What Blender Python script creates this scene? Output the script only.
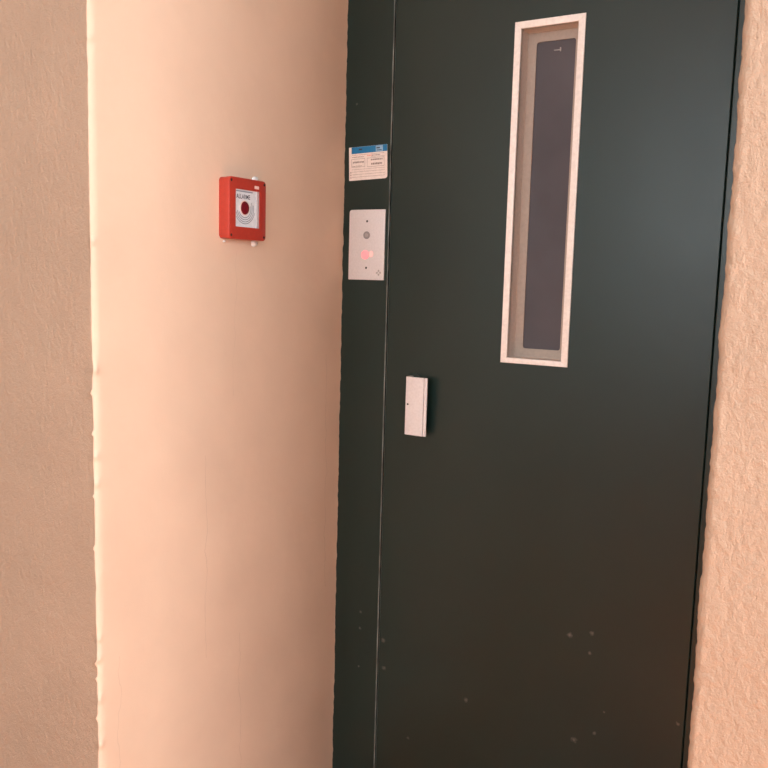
import bpy, bmesh, math, random
from mathutils import Vector, Matrix, noise

# ------------------------------------------------------------------ scene
for o in list(bpy.data.objects):
    bpy.data.objects.remove(o)
SC = bpy.context.scene
COL = SC.collection
random.seed(4)

# ------------------------------------------------------------------ camera
CAM_POS = Vector((1.24, -1.870, 1.45))
yaw, pitch, roll = math.radians(30.553), math.radians(7.118), math.radians(1.550)
F_PX = 847.0
fwd = Vector((-math.sin(yaw) * math.cos(pitch), math.cos(yaw) * math.cos(pitch), -math.sin(pitch)))
rgt = Vector((math.cos(yaw), math.sin(yaw), 0.0))
upv = rgt.cross(fwd)
r2 = math.cos(roll) * rgt + math.sin(roll) * upv
u2 = -math.sin(roll) * rgt + math.cos(roll) * upv
cam_d = bpy.data.cameras.new('camera')
cam_d.sensor_fit = 'HORIZONTAL'
cam_d.sensor_width = 36.0
cam_d.lens = 36.0 * F_PX / 768.0
cam_d.clip_start = 0.02
cam = bpy.data.objects.new('camera', cam_d)
COL.objects.link(cam)
cam.matrix_world = Matrix(((r2.x, u2.x, -fwd.x, CAM_POS.x),
                           (r2.y, u2.y, -fwd.y, CAM_POS.y),
                           (r2.z, u2.z, -fwd.z, CAM_POS.z),
                           (0, 0, 0, 1)))
SC.camera = cam

# ------------------------------------------------------------------ light
# room: landing x -1.1..3.5, y -4.6..-0.8125; lift alcove x 0..1.072, y -0.8125..0
YF = -0.8125           # plane of the landing wall either side of the alcove
AX = 1.072             # width of the alcove
LX0, LX1, LY, HZ = -1.10, 3.50, -4.6, 2.80
WIN1 = (-2.95, -0.90, 1.15, 2.65)       # unseen window added for its light, in landing's right wall: y0 y1 z0 z1
WIN2 = (-0.40, 3.30, 1.30, 2.65)        # unseen window widened for fill light, in landing's back wall: x0 x1 z0 z1
WIN1_W, WIN2_W = 158.0, 118.0

world = bpy.data.worlds.new('daylight')
SC.world = world
world.use_nodes = True
bg = world.node_tree.nodes['Background']
bg.inputs[0].default_value = (0.80, 0.90, 1.0, 1)
bg.inputs[1].default_value = 1.0

def area(name, loc, direction, sx, sy, watts, colour):
    d = bpy.data.lights.new(name, 'AREA')
    d.shape = 'RECTANGLE'
    d.size, d.size_y = sx, sy
    d.energy = watts
    d.color = colour
    o = bpy.data.objects.new(name, d)
    COL.objects.link(o)
    o.location = loc
    o.rotation_euler = Vector(direction).to_track_quat('-Z', 'Z').to_euler()
    return o

area('unseen_window_lamp', (LX1 + 0.16, (WIN1[0] + WIN1[1]) / 2, (WIN1[2] + WIN1[3]) / 2), (-1, 0, 0), 2.05, 1.5, WIN1_W, (0.94, 0.97, 1.0))  # area lamps behind the unseen windows, powered to fill the alcove
area('unseen_window_lamp', ((WIN2[0] + WIN2[1]) / 2, LY - 0.16, (WIN2[2] + WIN2[3]) / 2), (0, 1, 0), 3.7, 1.35, WIN2_W, (0.88, 0.96, 1.0))

sun_d = bpy.data.lights.new('sun', 'SUN')
sun_d.energy = 22.0
sun_d.angle = math.radians(1.0)
sun_d.color = (1.0, 0.90, 0.76)
sun = bpy.data.objects.new('sun', sun_d)
COL.objects.link(sun)
sun.location = (6, -1, 4)
sun.rotation_euler = Vector((-1.0, 0.20, -0.95)).to_track_quat('-Z', 'Z').to_euler()

vs = SC.view_settings
vs.view_transform = 'Standard'
vs.look = 'None'
vs.gamma = 1.0
vs.use_curve_mapping = False
vs.exposure = -0.06

# ------------------------------------------------------------------ helpers
def obj(name, me, mat=None, parent=None, **props):
    o = bpy.data.objects.new(name, me)
    COL.objects.link(o)
    if mat is not None and me is not None and not me.materials:
        me.materials.append(mat)
    if parent is not None:
        o.parent = parent
    for k, v in props.items():
        o[k] = v
    return o

def bm_mesh(bm, name, smooth=False, angle=None):
    me = bpy.data.meshes.new(name)
    bm.normal_update()
    bm.to_mesh(me)
    bm.free()
    if smooth:
        me.polygons.foreach_set('use_smooth', [True] * len(me.polygons))
        if angle is not None:
            me.set_sharp_from_angle(angle=math.radians(angle))
    return me

def box_bm(x0, x1, y0, y1, z0, z1, bevel=0.0, seg=2, bm=None):
    nb = bmesh.new()
    m = Matrix.Translation(((x0 + x1) / 2, (y0 + y1) / 2, (z0 + z1) / 2)) @ Matrix.Diagonal((x1 - x0, y1 - y0, z1 - z0, 1))
    bmesh.ops.create_cube(nb, size=1.0, matrix=m)
    if bevel > 0:
        bmesh.ops.bevel(nb, geom=list(nb.edges), offset=bevel, segments=seg, profile=0.5, affect='EDGES')
    if bm is None:
        return nb
    tmp = bpy.data.meshes.new('tmp')
    nb.to_mesh(tmp); nb.free()
    bm.from_mesh(tmp)
    bpy.data.meshes.remove(tmp)
    return bm

def box(name, x0, x1, y0, y1, z0, z1, mat, parent=None, bevel=0.0, seg=2, **props):
    me = bm_mesh(box_bm(x0, x1, y0, y1, z0, z1, bevel, seg), name, smooth=False)
    return obj(name, me, mat, parent, **props)

def extrude(pts, frame, depth0, depth1, bevel=0.0, holes=()):
    """Prism of the 2-D outline pts; frame = (origin, u, v, n)."""
    o, u, v, n = frame
    bm = bmesh.new()
    lo = [bm.verts.new(o + u * a + v * b + n * depth0) for a, b in pts]
    hi = [bm.verts.new(o + u * a + v * b + n * depth1) for a, b in pts]
    k = len(pts)
    top = bm.faces.new(hi)
    bm.faces.new(lo[::-1])
    for i in range(k):
        bm.faces.new((lo[i], lo[(i + 1) % k], hi[(i + 1) % k], hi[i]))
    bmesh.ops.recalc_face_normals(bm, faces=bm.faces)
    if bevel > 0:
        bmesh.ops.bevel(bm, geom=[e for e in top.edges], offset=bevel, segments=3, profile=0.5, affect='EDGES')
    return bm

def rrect(w, h, r, seg=6, cx=0.0, cy=0.0, radii=None):
    """Rounded rectangle outline, radii order: bl, br, tr, tl."""
    rr = radii or (r, r, r, r)
    out = []
    for i, (sx, sy, a0) in enumerate(((-1, -1, 180), (1, -1, 270), (1, 1, 0), (-1, 1, 90))):
        q = max(rr[i], 1e-5)
        px, py = cx + sx * (w / 2 - q), cy + sy * (h / 2 - q)
        for s in range(seg + 1):
            a = math.radians(a0 + 90 * s / seg)
            out.append((px + q * math.cos(a), py + q * math.sin(a)))
    return out

def circle(r, n=28, cx=0.0, cy=0.0):
    return [(cx + r * math.cos(2 * math.pi * i / n), cy + r * math.sin(2 * math.pi * i / n)) for i in range(n)]

def ring_bm(outer, inner, frame, d0, d1):
    """Frame-shaped prism between two outlines with the same count of points."""
    o, u, v, n = frame
    bm = bmesh.new()
    P = lambda p, d: bm.verts.new(o + u * p[0] + v * p[1] + n * d)
    a0 = [P(p, d0) for p in outer]; a1 = [P(p, d1) for p in outer]
    b0 = [P(p, d0) for p in inner]; b1 = [P(p, d1) for p in inner]
    k = len(outer)
    for i in range(k):
        j = (i + 1) % k
        bm.faces.new((a1[i], a1[j], b1[j], b1[i]))
        bm.faces.new((a0[j], a0[i], b0[i], b0[j]))
        bm.faces.new((a0[i], a0[j], a1[j], a1[i]))
        bm.faces.new((b0[j], b0[i], b1[i], b1[j]))
    bmesh.ops.recalc_face_normals(bm, faces=bm.faces)
    return bm

def dome_bm(frame, cu, cv, r, d0, h, rings=6, n=28, squash=1.0):
    o, u, v, nn = frame
    bm = bmesh.new()
    prev = None
    for k in range(rings + 1):
        a = math.pi / 2 * k / rings
        rr, dd = r * math.cos(a), d0 + h * math.sin(a)
        if k == rings:
            c = bm.verts.new(o + u * cu + v * cv + nn * dd)
            for i in range(n):
                bm.faces.new((prev[i], prev[(i + 1) % n], c))
        else:
            row = [bm.verts.new(o + u * (cu + rr * math.cos(2 * math.pi * i / n)) + v * (cv + squash * rr * math.sin(2 * math.pi * i / n)) + nn * dd) for i in range(n)]
            if prev:
                for i in range(n):
                    bm.faces.new((prev[i], prev[(i + 1) % n], row[(i + 1) % n], row[i]))
            prev = row
    bmesh.ops.recalc_face_normals(bm, faces=bm.faces)
    return bm

def text_mesh(body, height, frame, cu, cv, d, bold=0.0, width=None):
    cu_ = bpy.data.curves.new('lettering', 'FONT')
    cu_.body = body
    cu_.size = 1.0
    cu_.offset = bold
    cu_.extrude = 0.0
    t = bpy.data.objects.new('lettering', cu_)
    COL.objects.link(t)
    dg = bpy.context.evaluated_depsgraph_get()
    me = bpy.data.meshes.new_from_object(t.evaluated_get(dg))
    bpy.data.objects.remove(t)
    xs = [v.co.x for v in me.vertices]; ys = [v.co.y for v in me.vertices]
    sy = height / (max(ys) - min(ys))
    sx = sy if width is None else width / (max(xs) - min(xs))
    mx, my = (max(xs) + min(xs)) / 2, (max(ys) + min(ys)) / 2
    o, u, v, n = frame
    for vt in me.vertices:
        vt.co = o + u * (cu + (vt.co.x - mx) * sx) + v * (cv + (vt.co.y - my) * sy) + n * d
    return me

# ------------------------------------------------------------------ materials
def material(name):
    m = bpy.data.materials.new(name)
    m.use_nodes = True
    return m, m.node_tree, m.node_tree.nodes['Principled BSDF']

def simple(name, col, rough=0.5, metal=0.0, emit=None, estr=0.0, spec=0.5, nscale=120.0, namt=0.06, bump=0.0):
    """Plain painted / plastic / metal surface with slight procedural mottling."""
    m, nt, p = material(name)
    p.inputs['Roughness'].default_value = rough
    p.inputs['Metallic'].default_value = metal
    p.inputs['Specular IOR Level'].default_value = spec
    tc = nt.nodes.new('ShaderNodeTexCoord')
    nz = nt.nodes.new('ShaderNodeTexNoise')
    nz.inputs['Scale'].default_value = nscale
    nz.inputs['Detail'].default_value = 3
    nt.links.new(tc.outputs['Object'], nz.inputs['Vector'])
    rp = nt.nodes.new('ShaderNodeValToRGB')
    rp.color_ramp.elements[0].position = 0.3
    rp.color_ramp.elements[1].position = 0.7
    rp.color_ramp.elements[0].color = tuple(c * (1 - namt) for c in col) + (1,)
    rp.color_ramp.elements[1].color = tuple(min(1, c * (1 + namt)) for c in col) + (1,)
    nt.links.new(nz.outputs['Fac'], rp.inputs['Fac'])
    nt.links.new(rp.outputs['Color'], p.inputs['Base Color'])
    if bump:
        b = nt.nodes.new('ShaderNodeBump')
        b.inputs['Strength'].default_value = bump
        b.inputs['Distance'].default_value = 0.001
        nt.links.new(nz.outputs['Fac'], b.inputs['Height'])
        nt.links.new(b.outputs['Normal'], p.inputs['Normal'])
    if emit:
        p.inputs['Emission Color'].default_value = emit + (1,)
        p.inputs['Emission Strength'].default_value = estr
    return m

def math_node(nt, op, a, b=None, clamp=False):
    n = nt.nodes.new('ShaderNodeMath')
    n.operation = op
    n.use_clamp = clamp
    for i, x in enumerate((a, b)):
        if x is None:
            continue
        if isinstance(x, (int, float)):
            n.inputs[i].default_value = x
        else:
            nt.links.new(x, n.inputs[i])
    return n.outputs[0]

def noise_node(nt, vec, scale, detail=3.0, rough=0.5, stretch=None):
    if stretch:
        mp = nt.nodes.new('ShaderNodeMapping')
        mp.inputs['Scale'].default_value = stretch
        nt.links.new(vec, mp.inputs['Vector'])
        vec = mp.outputs['Vector']
    n = nt.nodes.new('ShaderNodeTexNoise')
    n.inputs['Scale'].default_value = scale
    n.inputs['Detail'].default_value = detail
    n.inputs['Roughness'].default_value = rough
    nt.links.new(vec, n.inputs['Vector'])
    return n.outputs['Fac']

def mix_rgb(nt, fac, a, b):
    n = nt.nodes.new('ShaderNodeMix')
    n.data_type = 'RGBA'
    if isinstance(fac, (int, float)):
        n.inputs[0].default_value = fac
    else:
        nt.links.new(fac, n.inputs[0])
    for i, x in ((6, a), (7, b)):
        if isinstance(x, tuple):
            n.inputs[i].default_value = x + (1,)
        else:
            nt.links.new(x, n.inputs[i])
    return n.outputs[2]

def ramp(nt, fac, lo, hi):
    n = nt.nodes.new('ShaderNodeMapRange')
    n.inputs['From Min'].default_value = lo
    n.inputs['From Max'].default_value = hi
    nt.links.new(fac, n.inputs['Value'])
    return n.outputs['Result']

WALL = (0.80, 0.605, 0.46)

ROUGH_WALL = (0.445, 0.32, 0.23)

def plaster(name, col, coarse, fine, strength, cracks=False, stretch=(1, 1, 0.6), rough=0.75):
    m, nt, p = material(name)
    tc = nt.nodes.new('ShaderNodeTexCoord')
    vec = tc.outputs['Object']
    big = noise_node(nt, vec, 5.0, 4)
    c = mix_rgb(nt, ramp(nt, big, 0.3, 0.7), tuple(x * 0.955 for x in col), tuple(min(1, x * 1.035) for x in col))
    if cracks:
        sep = nt.nodes.new('ShaderNodeSeparateXYZ')
        nt.links.new(vec, sep.inputs[0])
        wob = noise_node(nt, vec, 14.0, 4)
        wob = math_node(nt, 'MULTIPLY', math_node(nt, 'SUBTRACT', wob, 0.5), 0.035)
        total = None
        # hairline cracks: y position, z range, strength
        for y0, z0, z1, lean, amt in ((-0.517, 0.60, 1.06, 0.0, 0.25), (-0.400, 0.20, 0.62, 0.03, 0.22), (-0.060, 0.62, 1.25, 0.02, 0.3),
                                      (-0.425, 1.18, 1.50, -0.04, 0.12), (-0.765, 0.25, 0.70, 0.01, 0.18)):
            yy = math_node(nt, 'ADD', sep.outputs['Y'], wob)
            yy = math_node(nt, 'ADD', yy, math_node(nt, 'MULTIPLY', sep.outputs['Z'], lean))
            d = math_node(nt, 'ABSOLUTE', math_node(nt, 'SUBTRACT', yy, y0 + lean * (z0 + z1) / 2))
            line = math_node(nt, 'SUBTRACT', 1.0, math_node(nt, 'DIVIDE', d, 0.0011), clamp=True)
            inz = math_node(nt, 'MULTIPLY', math_node(nt, 'GREATER_THAN', sep.outputs['Z'], z0), math_node(nt, 'LESS_THAN', sep.outputs['Z'], z1))
            q = math_node(nt, 'MULTIPLY', math_node(nt, 'MULTIPLY', line, inz), amt)
            total = q if total is None else math_node(nt, 'ADD', total, q)
        c = mix_rgb(nt, total, c, (0.25, 0.15, 0.10))
    nt.links.new(c, p.inputs['Base Color'])
    p.inputs['Roughness'].default_value = rough
    p.inputs['Specular IOR Level'].default_value = 0.3
    h1 = noise_node(nt, vec, coarse, 3, 0.55, stretch)
    h2 = noise_node(nt, vec, fine, 2, 0.6, stretch)
    h = math_node(nt, 'ADD', math_node(nt, 'MULTIPLY', h1, 0.7), math_node(nt, 'MULTIPLY', h2, 0.4))
    b = nt.nodes.new('ShaderNodeBump')
    b.inputs['Strength'].default_value = strength
    b.inputs['Distance'].default_value = 0.004
    nt.links.new(h, b.inputs['Height'])
    nt.links.new(b.outputs['Normal'], p.inputs['Normal'])
    return m

M = {}
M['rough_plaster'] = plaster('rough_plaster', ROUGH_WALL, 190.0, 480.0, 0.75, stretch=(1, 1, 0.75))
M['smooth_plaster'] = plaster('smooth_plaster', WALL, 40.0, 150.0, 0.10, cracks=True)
M['room_plaster'] = plaster('room_plaster', (0.50, 0.475, 0.45), 60.0, 180.0, 0.3)
M['ceiling'] = plaster('ceiling_paint', (0.84, 0.83, 0.82), 60.0, 180.0, 0.2)
M['filler'] = simple('white_filler', (0.93, 0.92, 0.90), 0.8, bump=0.5)

def door_paint():
    m, nt, p = material('dark_green_door_paint')
    tc = nt.nodes.new('ShaderNodeTexCoord')
    vec = tc.outputs['Object']
    big = noise_node(nt, vec, 3.2, 4, 0.6)
    c = mix_rgb(nt, ramp(nt, big, 0.3, 0.7), (0.0065, 0.0215, 0.0180), (0.0095, 0.0260, 0.0220))
    # scuffs and specks of plaster dust low on the door
    spots = ((0.082, 0.552, 0.0050), (0.081, 0.506, 0.0055), (0.080, 0.397, 0.0040), (0.403, 0.393, 0.0085), (0.240, 0.239, 0.006),
             (0.662, 0.630, 0.0090), (0.714, 0.647, 0.0070), (0.712, 0.598, 0.0060), (0.686, 0.375, 0.0095), (0.733, 0.407, 0.0060),
             (0.034, 1.887, 0.0045), (0.917, 0.486, 0.0060), (0.155, 0.490, 0.0080), (0.160, 0.413, 0.0080), (0.753, 0.465, 0.004))
    wob = noise_node(nt, vec, 160.0, 2)
    tot = None
    for x, z, r in spots:
        d = nt.nodes.new('ShaderNodeVectorMath')
        d.operation = 'DISTANCE'
        d.inputs[1].default_value = (x, 0.0, z)
        nt.links.new(vec, d.inputs[0])
        k = math_node(nt, 'ADD', math_node(nt, 'DIVIDE', d.outputs['Value'], r), math_node(nt, 'MULTIPLY', wob, 1.2))
        k = math_node(nt, 'SUBTRACT', 1.5, k, clamp=True)
        tot = k if tot is None else math_node(nt, 'MAXIMUM', tot, k)
    c = mix_rgb(nt, math_node(nt, 'MULTIPLY', tot, 0.45), c, (0.34, 0.32, 0.29))
    nt.links.new(c, p.inputs['Base Color'])
    r = noise_node(nt, vec, 6.0, 5, 0.65)
    rr = math_node(nt, 'ADD', math_node(nt, 'MULTIPLY', r, 0.12), 0.30)
    nt.links.new(rr, p.inputs['Roughness'])
    p.inputs['Specular IOR Level'].default_value = 0.5
    h = noise_node(nt, vec, 22.0, 2, 0.5)
    b = nt.nodes.new('ShaderNodeBump')
    b.inputs['Strength'].default_value = 0.06
    b.inputs['Distance'].default_value = 0.004
    nt.links.new(h, b.inputs['Height'])
    nt.links.new(b.outputs['Normal'], p.inputs['Normal'])
    return m
M['door'] = door_paint()
M['pale_edge'] = simple('pale_green_paint', (0.15, 0.175, 0.165), 0.35, nscale=18, namt=0.7)  # paler grey-green on the slanted faces beside the door gap
M['cream'] = simple('cream_frame_paint', (0.93, 0.88, 0.83), 0.38)
M['beige'] = simple('beige_reveal_paint', (0.44, 0.36, 0.30), 0.5)
M['reveal'] = simple('pale_beige_lining', (0.70, 0.62, 0.57), 0.5)
M['glass'] = simple('dark_smoked_glass', (0.080, 0.076, 0.088), 0.16, spec=0.5, nscale=7, namt=0.10)
M['steel'] = simple('brushed_steel', (0.76, 0.74, 0.75), 0.45, metal=0.25, nscale=220, namt=0.04)
M['alu'] = simple('pale_aluminium', (0.84, 0.82, 0.83), 0.45, metal=0.1, nscale=160, namt=0.05)
M['dark'] = simple('dark_hole', (0.02, 0.018, 0.016), 0.7)
M['grey_btn'] = simple('grey_button', (0.30, 0.28, 0.28), 0.4)
M['grey_btn2'] = simple('grey_button_centre', (0.42, 0.39, 0.38), 0.35)
M['led'] = simple('red_lamp_lens', (0.9, 0.35, 0.38), 0.35, emit=(1.0, 0.20, 0.22), estr=0.62)
M['led2'] = simple('pale_lamp_lens', (0.9, 0.60, 0.58), 0.35, emit=(1.0, 0.42, 0.38), estr=0.28)
M['mark'] = simple('grey_print', (0.42, 0.40, 0.39), 0.6)
M['red'] = simple('red_plastic', (0.47, 0.046, 0.028), 0.36)
M['white_face'] = simple('white_plastic_face', (0.80, 0.86, 0.92), 0.35)
M['bezel'] = simple('grey_bezel', (0.45, 0.42, 0.44), 0.4)
M['button'] = simple('dark_red_button', (0.17, 0.006, 0.014), 0.25)
M['ink'] = simple('dark_blue_ink', (0.045, 0.06, 0.10), 0.6)
M['arc'] = simple('grey_blue_print', (0.25, 0.31, 0.38), 0.6)
M['label'] = simple('pale_pink', (0.90, 0.66, 0.62), 0.4)  # pale pink of the button ring and the cover's small rectangle
M['paper'] = simple('sticker_paper', (0.86, 0.76, 0.70), 0.45)
M['blue'] = simple('sticker_blue', (0.012, 0.19, 0.42), 0.4)
M['pale_blue'] = simple('sticker_pale_blue', (0.28, 0.48, 0.66), 0.4)
M['sticker_ink'] = simple('sticker_ink', (0.30, 0.23, 0.20), 0.6)
M['sticker_red'] = simple('sticker_red', (0.75, 0.30, 0.22), 0.6)
M['white_paint'] = simple('white_joinery', (0.8, 0.78, 0.74), 0.4)

def floor_mat():
    m, nt, p = material('terracotta_tiles')
    tc = nt.nodes.new('ShaderNodeTexCoord')
    br = nt.nodes.new('ShaderNodeTexBrick')
    br.offset = 0.0
    br.inputs['Scale'].default_value = 1.0
    br.inputs['Brick Width'].default_value = 0.2
    br.inputs['Row Height'].default_value = 0.2
    br.inputs['Mortar Size'].default_value = 0.003
    br.inputs['Color1'].default_value = (0.60, 0.19, 0.030, 1)
    br.inputs['Color2'].default_value = (0.66, 0.21, 0.036, 1)
    br.inputs['Mortar'].default_value = (0.30, 0.20, 0.14, 1)
    nt.links.new(tc.outputs['Object'], br.inputs['Vector'])
    nt.links.new(br.outputs['Color'], p.inputs['Base Color'])
    p.inputs['Roughness'].default_value = 0.4
    return m
M['floor'] = floor_mat()

def pane_mat():
    m, nt, p = material('clear_window_glass')
    out = nt.nodes['Material Output']
    tr = nt.nodes.new('ShaderNodeBsdfTransparent')
    gl = nt.nodes.new('ShaderNodeBsdfGlossy')
    gl.inputs['Roughness'].default_value = 0.02
    mx = nt.nodes.new('ShaderNodeMixShader')
    mx.inputs[0].default_value = 0.06
    nt.links.new(tr.outputs[0], mx.inputs[1])
    nt.links.new(gl.outputs[0], mx.inputs[2])
    nt.links.new(mx.outputs[0], out.inputs['Surface'])
    return m
M['clear'] = pane_mat()

# ------------------------------------------------------------------ structure
def zlist(z0, z1, dense0, dense1, step):
    zs = [z0]
    n = int(round((dense1 - dense0) / step))
    if dense0 - z0 > step:
        zs.append((z0 + dense0) / 2)
    zs += [dense0 + (dense1 - dense0) * i / n for i in range(n + 1)]
    zs.append((dense1 + z1) / 2)
    zs.append(z1)
    return zs

def swept_wall(name, prof, zs, disp, mats, matfun):
    """prof: list of (x, y, nx, ny, s); each profile point lifted through zs, pushed out along its normal by disp(s, i, z)."""
    verts, faces, mi = [], [], []
    k = len(prof)
    for z in zs:
        for i, (x, y, nx, ny, s) in enumerate(prof):
            d, ex, ey = disp(x, y, s, z)
            verts.append((x + nx * d + ex, y + ny * d + ey, z))
    for j in range(len(zs) - 1):
        for i in range(k - 1):
            a = j * k + i
            faces.append((a, a + 1, a + k + 1, a + k))
            mi.append(matfun(prof[i][4]))
    me = bpy.data.meshes.new(name)
    me.from_pydata(verts, [], faces)
    me.polygons.foreach_set('material_index', mi)
    me.polygons.foreach_set('use_smooth', [True] * len(faces))
    for m in mats:
        me.materials.append(m)
    me.update()
    return obj(name, me, None, None, kind='structure')

def fb(v, sc, oct=3):
    return noise.fractal(Vector((v[0] * sc, v[1] * sc, v[2] * sc)), 1.0, 2.0, oct)

# left pier: front face (plane y=YF, x<0), rounded arris at (0, YF), return face (plane x=0) running back to the lift frame
def spaced(a, b, step):
    n = max(1, int(round(abs(b - a) / step)))
    return [a + (b - a) * i / n for i in range(n + 1)]

rc = 0.007
prof = []
for x in [LX0, -0.7] + spaced(-0.42, -rc, 0.0032):
    prof.append((x, YF, 0, -1, x))                       # s < 0 : front face
for i in range(1, 6):
    a = math.radians(-90 + 90 * i / 6)
    prof.append((-rc + rc * math.cos(a), YF + rc + rc * math.sin(a), math.cos(a), math.sin(a), 0.0005 * i))
for y in spaced(YF + rc, -0.012, 0.008) + spaced(-0.010, 0.0, 0.0025)[0:]:
    prof.append((0.0, y, 1, 0, 0.003 + (y - YF)))
CHIPS = [(1.269, .010), (1.226, .005), (1.150, .004), (1.107, .008), (1.055, .009), (1.03, .003), (0.751, .007), (0.711, .009), (0.702, .006), (0.629, .009), (0.59, .005), (0.537, .009), (1.501, .006), (1.853, .004), (0.47, .008), (0.67, .004), (0.93, .004)]

def disp_left(x, y, s, z):
    ex = ey = 0.0
    if s < 0:
        d = 0.0007 * fb((x, 0, z * 0.55), 120, 3) + 0.0014 * fb((x + 3, 0, z), 9, 2)
        w = math.exp(s / 0.010)
    else:
        depth = s
        d = 0.0012 * fb((0.3, y, z), 7, 2) + 0.00025 * fb((1.3, y, z), 45, 2)
        w = math.exp(-depth / 0.008)
    # uneven arris: wobble and small plaster chips
    ex -= w * (0.0020 + 0.0022 * fb((5, 0, z), 16, 3))
    for cz, a in CHIPS:
        g = math.exp(-((z - cz) / (a * 0.9)) ** 2) * w
        if g > 0.01:
            ey -= 0.0035 * g
            ex += 0.0050 * g * (1 if int(cz * 1000) % 2 else -0.6)
    if y > -0.009 and s > 0:                             # ragged paint line against the lift frame
        q = (y + 0.009) / 0.009
        ex += q * (0.0006 + 0.0022 * max(-0.4, fb((9, 0, z), 34, 3)))
    return d, ex, ey

zs_l = zlist(0.0, HZ, 0.10, 2.30, 0.0045)
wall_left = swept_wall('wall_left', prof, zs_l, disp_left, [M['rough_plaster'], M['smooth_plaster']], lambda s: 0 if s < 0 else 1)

# right pier: return face (plane x=AX, hidden from here), arris at (AX, YF), front face to the landing corner
prof = []
for y in spaced(0.0, YF + 0.02, 0.2):
    prof.append((AX, y, -1, 0, -1.0))
rr_ = 0.010
for i in range(0, 8):
    a = math.radians(180 + 90 * i / 8)
    prof.append((AX + rr_ + rr_ * math.cos(a), YF + rr_ + rr_ * math.sin(a), math.cos(a), math.sin(a), -0.001))
for x in spaced(AX + rr_, 1.34, 0.0026) + [1.5, 1.8, LX1]:
    prof.append((x, YF, 0, -1, x - AX))

def disp_right(x, y, s, z):
    if s < -0.5:
        return 0.0, 0.0, 0.0
    w = math.exp(-max(0.0, s) / 0.022)
    n1 = fb((x, 0, z * 0.75), 120, 3)
    n2 = abs(fb((x + 7, 0, z * 0.6), 48, 3))
    d = 0.0009 * n1 + 0.0012 * fb((x, 0, z), 9, 2) + w * (0.0022 * n2 + 0.0004)
    ex = 0.0009 * w * fb((2, 0, z), 14, 3)
    return d, ex, 0.0

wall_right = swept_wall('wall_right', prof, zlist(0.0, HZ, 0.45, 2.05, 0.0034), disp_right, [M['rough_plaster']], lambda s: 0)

# shell of the landing
box('floor', LX0 - 0.12, LX1 + 0.12, LY - 0.12, 0.42, -0.10, 0.0, M['floor'], kind='structure')
box('ceiling', LX0 - 0.12, LX1 + 0.12, LY - 0.12, 0.42, HZ, HZ + 0.1, M['ceiling'], kind='structure')
box('wall_landing_left', LX0 - 0.12, LX0, LY, YF, 0.0, HZ, M['room_plaster'], kind='structure')
box('wall_shaft', 0.0, AX, 0.30, 0.36, 0.0, HZ, M['dark'], kind='structure')
DOOR_TOP, FR_TOP = 2.22, 2.36
box('wall_lintel', 0.0, AX, 0.0, 0.12, FR_TOP, HZ, M['smooth_plaster'], kind='structure')

def wall_with_hole(name, axis, plane0, plane1, a0, a1, hole, mat):
    h0, h1, z0, z1 = hole
    bm = bmesh.new()
    for (p0, p1, q0, q1) in ((a0, h0, 0, HZ), (h1, a1, 0, HZ), (h0, h1, 0, z0), (h0, h1, z1, HZ)):
        if axis == 'x':
            box_bm(plane0, plane1, p0, p1, q0, q1, bm=bm)
        else:
            box_bm(p0, p1, plane0, plane1, q0, q1, bm=bm)
    return obj(name, bm_mesh(bm, name), mat, kind='structure')

wall_with_hole('wall_landing_right', 'x', LX1, LX1 + 0.12, LY, YF, WIN1, M['room_plaster'])
wall_with_hole('wall_back', 'y', LY - 0.12, LY, LX0, LX1, WIN2, M['room_plaster'])

def window(name, axis, plane, hole):  # unseen landing windows, put in to carry the daylight lamps
    h0, h1, z0, z1 = hole
    e = obj(name, None, None, None, kind='structure')
    mid = (h0 + h1) / 2
    t = 0.05
    def bar(nm, p0, p1, q0, q1, mat, d0=0.02, d1=0.07, parent=e, bev=0.004):
        if axis == 'x':
            return box(nm, plane + d0, plane + d1, p0, p1, q0, q1, mat, parent, bevel=bev)
        return box(nm, p0, p1, plane - d1, plane - d0, q0, q1, mat, parent, bevel=bev)
    bar('stile', h0, h0 + t, z0, z1, M['white_paint'])
    bar('stile', h1 - t, h1, z0, z1, M['white_paint'])
    bar('mullion', mid - t / 2, mid + t / 2, z0 + t, z1 - t, M['white_paint'])
    bar('rail', h0 + t, h1 - t, z0, z0 + t, M['white_paint'])
    bar('rail', h0 + t, h1 - t, z1 - t, z1, M['white_paint'])
    bar('pane', h0 + t, mid - t / 2, z0 + t, z1 - t, M['clear'], 0.044, 0.048, bev=0)
    bar('pane', mid + t / 2, h1 - t, z0 + t, z1 - t, M['clear'], 0.044, 0.048, bev=0)
window('window_1', 'x', LX1, WIN1)
window('window_2', 'y', LY, WIN2)

# ------------------------------------------------------------------ lift door frame (trim) and door leaf
LEAF0, LEAF1 = 0.1412, 0.9312
def pale_edges(o, xmin, xmax=9.0):
    """Give the slanted vertical edge faces beside the door gap a paler green paint."""
    o.data.materials.append(M['pale_edge'])
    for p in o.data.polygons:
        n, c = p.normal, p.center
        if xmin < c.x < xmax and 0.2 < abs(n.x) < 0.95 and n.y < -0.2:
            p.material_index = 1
            p.use_smooth = False

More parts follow.
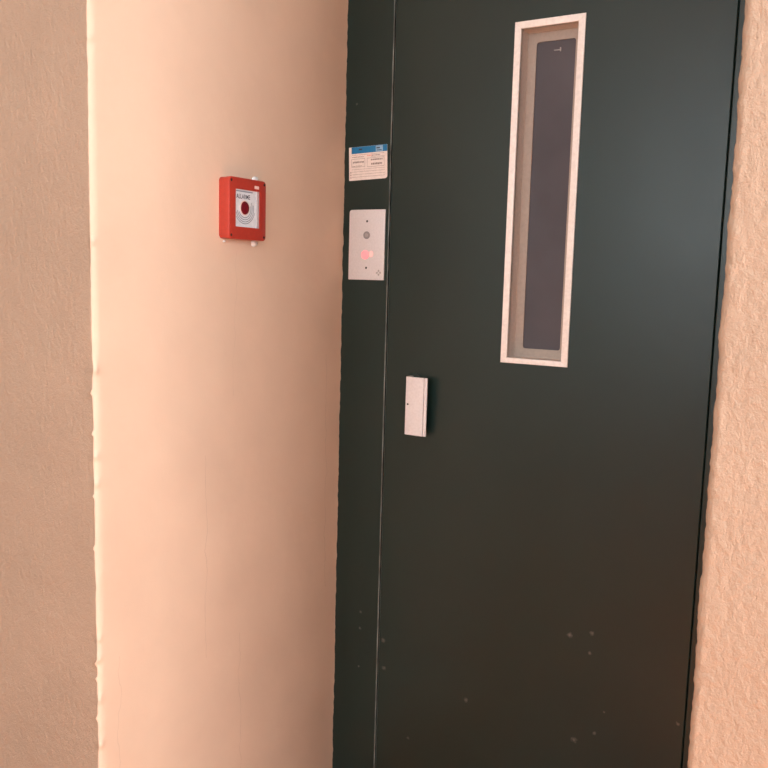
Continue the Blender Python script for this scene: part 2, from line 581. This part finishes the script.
trim = obj('trim_1', None, None, None, kind='structure', label='dark green painted steel frame around the lift door')
jamb_l = box('jamb', -0.012, 0.1380, 0.0, 0.09, 0.0, DOOR_TOP + 0.004, M['door'], trim, bevel=0.0022, seg=1)
pale_edges(jamb_l, 0.135)
box('jamb', 0.9328, AX + 0.012, 0.0, 0.09, 0.0, DOOR_TOP + 0.004, M['door'], trim, bevel=0.0018, seg=3)
box('head', -0.012, AX + 0.012, 0.0, 0.09, DOOR_TOP + 0.004, FR_TOP, M['door'], trim, bevel=0.0018, seg=3)
box('door_stop', 0.1380, 0.1600, 0.052, 0.09, 0.0, DOOR_TOP + 0.004, M['door'], trim)
box('door_stop', 0.9100, 0.9328, 0.052, 0.09, 0.0, DOOR_TOP + 0.004, M['door'], trim)

# leaf: slab with the vision-panel opening
WX0, WX1, WZ0, WZ1 = 0.4572, 0.6212, 1.2593, 2.0328
def leaf_mesh():
    y0, y1 = 0.0, 0.050
    bm = bmesh.new()
    def slab(pts, y):
        return [bm.verts.new((x, y, z)) for x, z in pts]
    outer = [(LEAF0, 0.008), (LEAF1, 0.008), (LEAF1, DOOR_TOP), (LEAF0, DOOR_TOP)]
    b = 0.0022
    oin = [(LEAF0 + b, 0.008 + b), (LEAF1 - b, 0.008 + b), (LEAF1 - b, DOOR_TOP - b), (LEAF0 + b, DOOR_TOP - b)]
    m = 0.010
    inner = [(WX0 + m, WZ0 + m), (WX1 - m, WZ0 + m), (WX1 - m, WZ1 - m), (WX0 + m, WZ1 - m)]
    A = slab(oin, y0); B = slab(outer, y0 + b); Cc = slab(outer, y1); D = slab(inner, y0); E = slab(inner, y1)
    for i in range(4):
        j = (i + 1) % 4
        bm.faces.new((A[i], A[j], D[j], D[i]))
        bm.faces.new((B[i], B[j], A[j], A[i]))
        bm.faces.new((Cc[i], Cc[j], B[j], B[i]))
        bm.faces.new((D[i], D[j], E[j], E[i]))
        bm.faces.new((E[i], E[j], Cc[j], Cc[i]))
    bmesh.ops.recalc_face_normals(bm, faces=bm.faces)
    return bm_mesh(bm, 'door_1')
door = obj('door_1', leaf_mesh(), M['door'], None, kind='structure', label='dark green steel lift door with a tall narrow vision panel')

pale_edges(door, 0.1, 0.2)

# vision panel: cream mitred frame bars, beige reveal, bead and smoked pane
wf = obj('window_frame', None, None, door, label='cream mitred frame of the vision panel')
T = 0.0155
def mitre_bar(p):
    """p: four (x, z) corners of a mitred bar, front at y=-0.003."""
    bm = bmesh.new()
    f = [bm.verts.new((x, -0.0035, z)) for x, z in p]
    k = [bm.verts.new((x, 0.006, z)) for x, z in p]
    top = bm.faces.new(f)
    bm.faces.new(k[::-1])
    for i in range(4):
        bm.faces.new((f[i], k[i], k[(i + 1) % 4], f[(i + 1) % 4]))
    bmesh.ops.recalc_face_normals(bm, faces=bm.faces)
    bmesh.ops.bevel(bm, geom=list(top.edges), offset=0.0008, segments=2, profile=0.5, affect='EDGES')
    return bm_mesh(bm, 'frame_bar', True, 40)
O = [(WX0, WZ0), (WX1, WZ0), (WX1, WZ1), (WX0, WZ1)]
I = [(WX0 + T, WZ0 + T * 0.8), (WX1 - T, WZ0 + T * 0.8), (WX1 - T, WZ1 - T), (WX0 + T, WZ1 - T)]
for i in range(4):
    j = (i + 1) % 4
    obj('frame_bar', mitre_bar((O[i], O[j], I[j], I[i])), M['cream'], wf)
PD = 0.043
# reveal
bm = bmesh.new()
f = [bm.verts.new((x, 0.002, z)) for x, z in I]
k = [bm.verts.new((x, PD, z)) for x, z in I]
for i in range(4):
    bm.faces.new((f[i], f[(i + 1) % 4], k[(i + 1) % 4], k[i]))
bmesh.ops.recalc_face_normals(bm, faces=bm.faces)
obj('reveal', bm_mesh(bm, 'reveal'), M['reveal'], door, label='beige inner lining of the vision panel')
FY = (Vector((0, PD, 0)), Vector((1, 0, 0)), Vector((0, 0, 1)), Vector((0, -1, 0)))
PX0, PX1, PZ0, PZ1 = 0.4935, 0.5862, 1.2925, 1.9960
pane_detail = rrect(PX1 - PX0, PZ1 - PZ0, 0.006, 5, (PX0 + PX1) / 2, (PZ0 + PZ1) / 2)
pout = rrect(I[1][0] - I[0][0], I[2][1] - I[1][1], 0.0002, 5, (I[0][0] + I[1][0]) / 2, (I[0][1] + I[2][1]) / 2)
obj('glazing_bead', bm_mesh(ring_bm(pout, pane_detail, FY, -0.006, 0.0), 'glazing_bead'), M['beige'], door)
pane = box('glass_pane', PX0 - 0.008, PX1 + 0.008, PD + 0.003, PD + 0.0065, PZ0 - 0.008, PZ1 + 0.008, M['glass'], door, label='smoked grey glass pane')
# reflection near the top of the pane, modelled as a small raised T
FP = (Vector((0.5440, PD + 0.003, 1.9745)), Vector((1, 0, 0)), Vector((0, 0, 1)), Vector((0, -1, 0)))
bm = extrude(rrect(0.014, 0.0018, 0.0008, 3, -0.002, 0.0), FP, 0.0, 0.0025)
bm2 = extrude(rrect(0.0028, 0.009, 0.0012, 3, 0.0065, 0.001), FP, 0.0, 0.003)
tmp = bm_mesh(bm2, 'tmp'); bm.from_mesh(tmp); bpy.data.meshes.remove(tmp)
obj('pane_detail', bm_mesh(bm, 'pane_detail'), M['grey_btn2'], pane)

# pull handle: pale aluminium profile, hollow on its right side
def handle_mesh():
    z0, z1 = 1.0612, 1.2076
    pr = [(0.2160, 0.0), (0.2160, -0.0255), (0.2172, -0.0285), (0.2195, -0.0300), (0.2685, -0.0310), (0.2685, -0.0272),
          (0.2240, -0.0262), (0.2240, 0.0)]
    bm = bmesh.new()
    lo = [bm.verts.new((x, y, z0)) for x, y in pr]
    hi = [bm.verts.new((x, y, z1)) for x, y in pr]
    n = len(pr)
    bm.faces.new(lo); bm.faces.new(hi[::-1])
    for i in range(n):
        bm.faces.new((lo[i], hi[i], hi[(i + 1) % n], lo[(i + 1) % n]))
    bmesh.ops.recalc_face_normals(bm, faces=bm.faces)
    return bm_mesh(bm, 'handle', True, 35)
handle = obj('handle', handle_mesh(), M['alu'], door, label='pale aluminium pull handle')
box('handle_lip', 0.2696, 0.2776, -0.0305, -0.0262, 1.0612, 1.2076, M['alu'], handle, bevel=0.0010)
box('handle_web', 0.2300, 0.2740, -0.0275, -0.0220, 1.0630, 1.2060, M['dark'], handle)
FD = (Vector((0, 0, 0)), Vector((1, 0, 0)), Vector((0, 0, 1)), Vector((0, -1, 0)))
obj('backplate', bm_mesh(extrude(rrect(0.040, 0.166, 0.018, 8, 0.225, 1.1330), FD, 0.0, 0.004, 0.001), 'backplate', True, 40), M['door'], handle)
obj('screw', bm_mesh(dome_bm(FD, 0.2245, 1.1385, 0.0024, 0.0300, 0.0012), 'screw', True), M['dark'], handle)

# ------------------------------------------------------------------ call plate on the frame
call = obj('call_plate', None, None, None, label='brushed steel lift call plate with glowing red lamp on green door frame', category='call panel')
call.location = (0.0745, 0.0, 1.5335)
CX, CZ = 0.0745, 1.5335
FC = (Vector((0, 0, 0)), Vector((1, 0, 0)), Vector((0, 0, 1)), Vector((0, -1, 0)))
def on_call(n, bm, mat, smooth=True):
    return obj(n, bm_mesh(bm, n, smooth, 40), mat, call)
on_call('plate', extrude(rrect(0.1070, 0.1780, 0.002, 5, radii=(0.0015, 0.0015, 0.0015, 0.007)), FC, 0.0, 0.0035, 0.0009), M['steel'])
on_call('screw', dome_bm(FC, 0.0005, 0.0597, 0.0029, 0.0034, 0.0012), M['dark'])
on_call('screw', dome_bm(FC, 0.0007, -0.0584, 0.0029, 0.0034, 0.0012), M['dark'])
b_ = on_call('button', extrude(circle(0.0098, 32, 0.0003, 0.0245), FC, 0.0030, 0.0050, 0.0008), M['grey_btn'])
obj('button_centre', bm_mesh(extrude(circle(0.0048, 24, 0.0003, 0.0245), FC, 0.0045, 0.0058, 0.0006), 'button_centre', True, 40), M['grey_btn2'], b_)
hexa = [(-0.012 + 0.0120 * math.cos(math.radians(a)), -0.0250 + 0.0115 * math.sin(math.radians(a))) for a in range(0, 360, 15)]
on_call('red_lamp', extrude([(a + 0.009, b) for a, b in hexa], FC, 0.0030, 0.0045, 0.001), M['led'])
on_call('pale_lamp', extrude([(0.0145 + 0.0068 * math.cos(math.radians(a)), -0.0232 + 0.0082 * math.sin(math.radians(a))) for a in range(0, 360, 15)], FC, 0.0030, 0.0042, 0.0008), M['led2'])
# small grey emblem at the lower right of the plate
bm = bmesh.new()
for (cx_, cz_, s) in ((0.0385, -0.0655, 0.0034), (0.0430, -0.0700, 0.0034), (0.0340, -0.0705, 0.0034), (0.0388, -0.0752, 0.0034)):
    t = extrude([(cx_ - s, cz_), (cx_, cz_ - s), (cx_ + s, cz_), (cx_, cz_ + s)], FC, 0.0033, 0.0038)
    me_ = bm_mesh(t, 'tmp'); bm.from_mesh(me_); bpy.data.meshes.remove(me_)
on_call('emblem', bm, M['mark'], False)

# ------------------------------------------------------------------ maintenance sticker above it
st = obj('sticker', None, None, None, label='white maintenance sticker with blue header on green door frame', category='sticker')
st.location = (0.0714, 0.0, 1.7397)
st.rotation_euler = (0, math.radians(-1.8), 0)
SW, SH = 0.1140, 0.0835
def on_st(n, bm, mat):
    return obj(n, bm_mesh(bm, n), mat, st)
on_st('paper', extrude(rrect(SW, SH, 0.001, 5, radii=(0.001, 0.007, 0.0012, 0.001)), FC, 0.0, 0.0006), M['paper'])
on_st('header', extrude(rrect(SW - 0.008, 0.0165, 0.0006, 3, 0.004, SH / 2 - 0.0085), FC, 0.0005, 0.0009), M['blue'])
on_st('header_panel', extrude(rrect(0.021, 0.0145, 0.0006, 3, 0.034, SH / 2 - 0.0088), FC, 0.0008, 0.0011), M['pale_blue'])
def join_rects(rects, d0, d1):
    bm = bmesh.new()
    for (cx_, cz_, w, h) in rects:
        t = extrude(rrect(w, h, 0.0001, 1, cx_, cz_), FC, d0, d1)
        me_ = bm_mesh(t, 'tmp'); bm.from_mesh(me_); bpy.data.meshes.remove(me_)
    return bm
def words(x0, x1, z, h, rnd):
    out, x = [], x0
    while x < x1:
        w = rnd.uniform(0.0016, 0.0045)
        w = min(w, x1 - x)
        out.append((x + w / 2, z + rnd.uniform(-.0002, .0002), w, h))
        x += w + rnd.uniform(0.0007, 0.0015)
    return out
rnd = random.Random(7)
R_ = []
def frame_rect(x0, x1, z0, z1, t=0.0007):
    return [((x0 + x1) / 2, z0, x1 - x0, t), ((x0 + x1) / 2, z1, x1 - x0, t), (x0, (z0 + z1) / 2, t, z1 - z0), (x1, (z0 + z1) / 2, t, z1 - z0)]
R_ += frame_rect(-0.049, -0.009, -0.0085, 0.0115) + frame_rect(-0.002, 0.048, -0.0100, 0.0115)
R_ += [(0.0, 0.0215, 0.096, 0.0007), (0.030, 0.0145, 0.040, 0.0006)]
for z in (-0.0145, -0.0205, -0.0270, -0.0335):
    R_.append((0.001, z, 0.098, 0.0006))
on_st('rules', join_rects(R_, 0.0005, 0.0008), M['sticker_ink'])['kind'] = 'stuff'
W_ = words(-0.045, -0.012, 0.0035, 0.0040, rnd) + words(0.009, 0.044, 0.0070, 0.0036, rnd) + words(0.010, 0.043, -0.0035, 0.0046, rnd)
W_ += words(-0.047, -0.012, 0.0165, 0.0016, rnd) + words(-0.047, -0.018, -0.0060, 0.0014, rnd) + words(0.012, 0.036, 0.0178, 0.0020, rnd)
W_ += [(-0.0515, z, 0.0022, 0.0034) for z in (-0.0215, -0.0280, -0.0345)]
on_st('small_print', join_rects(W_, 0.0005, 0.0009), M['sticker_ink'])['kind'] = 'stuff'
on_st('red_print', join_rects(words(-0.002, 0.012, 0.0180, 0.0022, rnd), 0.0005, 0.0009), M['sticker_red'])['kind'] = 'stuff'
for r_ in ((-0.022, SH / 2 - 0.007, 0.010, 0.004), (0.031, SH / 2 - 0.007, 0.010, 0.003), (0.034, SH / 2 - 0.0125, 0.014, 0.0018)):
    on_st('header_mark', join_rects([r_], 0.0008, 0.0012), M['ink'])

# ------------------------------------------------------------------ fire alarm call point on the left return wall
AY, AZ = -0.4175, 1.5898
al = obj('alarm_call_point', None, None, None, label='square red wall box marked ALLARME with dark red push button', category='alarm')
al.location = (0.0012, AY, AZ)
FA = (Vector((0, 0, 0)), Vector((0, 1, 0)), Vector((0, 0, 1)), Vector((1, 0, 0)))
def on_al(n, bm, mat, parent=None, angle=40):
    return obj(n, bm_mesh(bm, n, True, angle), mat, parent or al)
AW, AH, AD = 0.1225, 0.1300, 0.0280
on_al('back_box', extrude(rrect(AW - 0.001, AH - 0.001, 0.009, 6), FA, -0.001, 0.0155), M['red'])
# cover ring with rounded outside and sunken square window
IW, IH, ICY, ICZ = 0.0795, 0.0795, -0.0010, 0.0012
outer = rrect(AW, AH, 0.009, 6)
inner = rrect(IW, IH, 0.0008, 6, ICY, ICZ)
cov = ring_bm(outer, inner, FA, 0.0150, AD)
edges = [e for e in cov.edges if all(abs(v.co.x - AD) < 1e-6 for v in e.verts) and
         (lambda m: abs(m.y) > AW / 2 - 0.012 and (abs(m.y) > AW / 2 - 1e-4 or abs(m.z) > AH / 2 - 0.0095) or abs(m.z) > AH / 2 - 1e-4)((e.verts[0].co + e.verts[1].co) / 2)
         and len(e.link_faces) == 2 and any(abs(f.normal.x) < 0.5 for f in e.link_faces)]
bmesh.ops.bevel(cov, geom=edges, offset=0.0016, segments=2, profile=0.5, affect='EDGES')
cover = on_al('cover', cov, M['red'])
for sy, sz in ((-1, 1), (1, 1), (-1, -1), (1, -1)):
    obj('screw_hole', bm_mesh(extrude(circle(0.0030, 14, sy * (AW / 2 - 0.0066), sz * (AH / 2 - 0.0078)), FA, AD - 0.001, AD + 0.0003), 'screw_hole'), M['dark'], cover)
obj('pale_patch', bm_mesh(extrude(rrect(0.015, 0.0068, 0.001, 3, 0.0285, 0.0490), FA, AD - 0.001, AD + 0.0004), 'pale_patch'), M['label'], cover)  # small pale pink rectangle at the upper right of the cover
face = on_al('face_plate', extrude(rrect(IW + 0.002, IH + 0.002, 0.001, 3, ICY, ICZ), FA, 0.0150, 0.0240), M['white_face'])
obj('bezel', bm_mesh(extrude(rrect(0.0055, IH, 0.0005, 2, ICY + IW / 2 - 0.0028, ICZ), FA, 0.0235, 0.0267), 'bezel'), M['bezel'], face)
BY, BZ = -0.0068, 0.0025
obj('lettering', text_mesh('ALLARME', 0.0095, FA, -0.0120, 0.0262, 0.0243, 0.018, 0.0450), M['ink'], face)
obj('top_print', bm_mesh(extrude(rrect(0.054, 0.0022, 0.0003, 2, -0.008, 0.0370), FA, 0.0239, 0.0243), 'top_print'), M['arc'], face)
# concentric printed arcs round the button
def arc_bm(r, a0, a1, w, squash=1.0, n=30):
    bm = bmesh.new()
    prev = None
    for i in range(n + 1):
        a = math.radians(a0 + (a1 - a0) * i / n)
        row = [bm.verts.new((0.0243, BY + q * math.cos(a), BZ + squash * q * math.sin(a))) for q in (r - w / 2, r + w / 2)]
        if prev:
            bm.faces.new((prev[0], row[0], row[1], prev[1]))
        prev = row
    bmesh.ops.recalc_face_normals(bm, faces=bm.faces)
    return bm
for r, a0, a1 in ((0.0205, 205, 375), (0.0250, 195, 390), (0.0295, 200, 375), (0.0335, 215, 345)):
    obj('printed_arc', bm_mesh(arc_bm(r, a0, a1, 0.0016), 'printed_arc'), M['arc'], face)
btn = on_al('push_button', dome_bm(FA, BY, BZ, 0.0145, 0.0240, 0.0045, 8, 36), M['button'])
obj('button_ring', bm_mesh(ring_bm(circle(0.0158, 36, BY, BZ), circle(0.0138, 36, BY, BZ), FA, 0.0239, 0.0250), 'button_ring', True, 40), M['label'], btn)

# white filler dabs left on the wall round the alarm
def blob(name, y, z, w, h, seed, mat):
    rn = random.Random(seed)
    bm = bmesh.new()
    c = bm.verts.new((0.0035, y, z))
    n = 14
    ring = []
    low = []
    for i in range(n):
        a = 2 * math.pi * i / n
        q = rn.uniform(0.7, 1.15)
        ring.append(bm.verts.new((0.0025, y + 0.75 * q * w * math.cos(a), z + 0.75 * q * h * math.sin(a))))
        low.append(bm.verts.new((-0.001, y + q * w * math.cos(a), z + q * h * math.sin(a))))
    for i in range(n):
        j = (i + 1) % n
        bm.faces.new((ring[i], ring[j], c))
        bm.faces.new((low[i], low[j], ring[j], ring[i]))
    bmesh.ops.recalc_face_normals(bm, faces=bm.faces)
    return obj(name, bm_mesh(bm, name, True), mat, wall_left)
blob('filler_dab', -0.3600, 1.6600, 0.0125, 0.0095, 1, M['filler'])
blob('filler_dab', -0.3610, 1.5195, 0.0125, 0.0090, 2, M['filler'])
blob('filler_dab', -0.4620, 1.5195, 0.0050, 0.0022, 3, M['filler'])
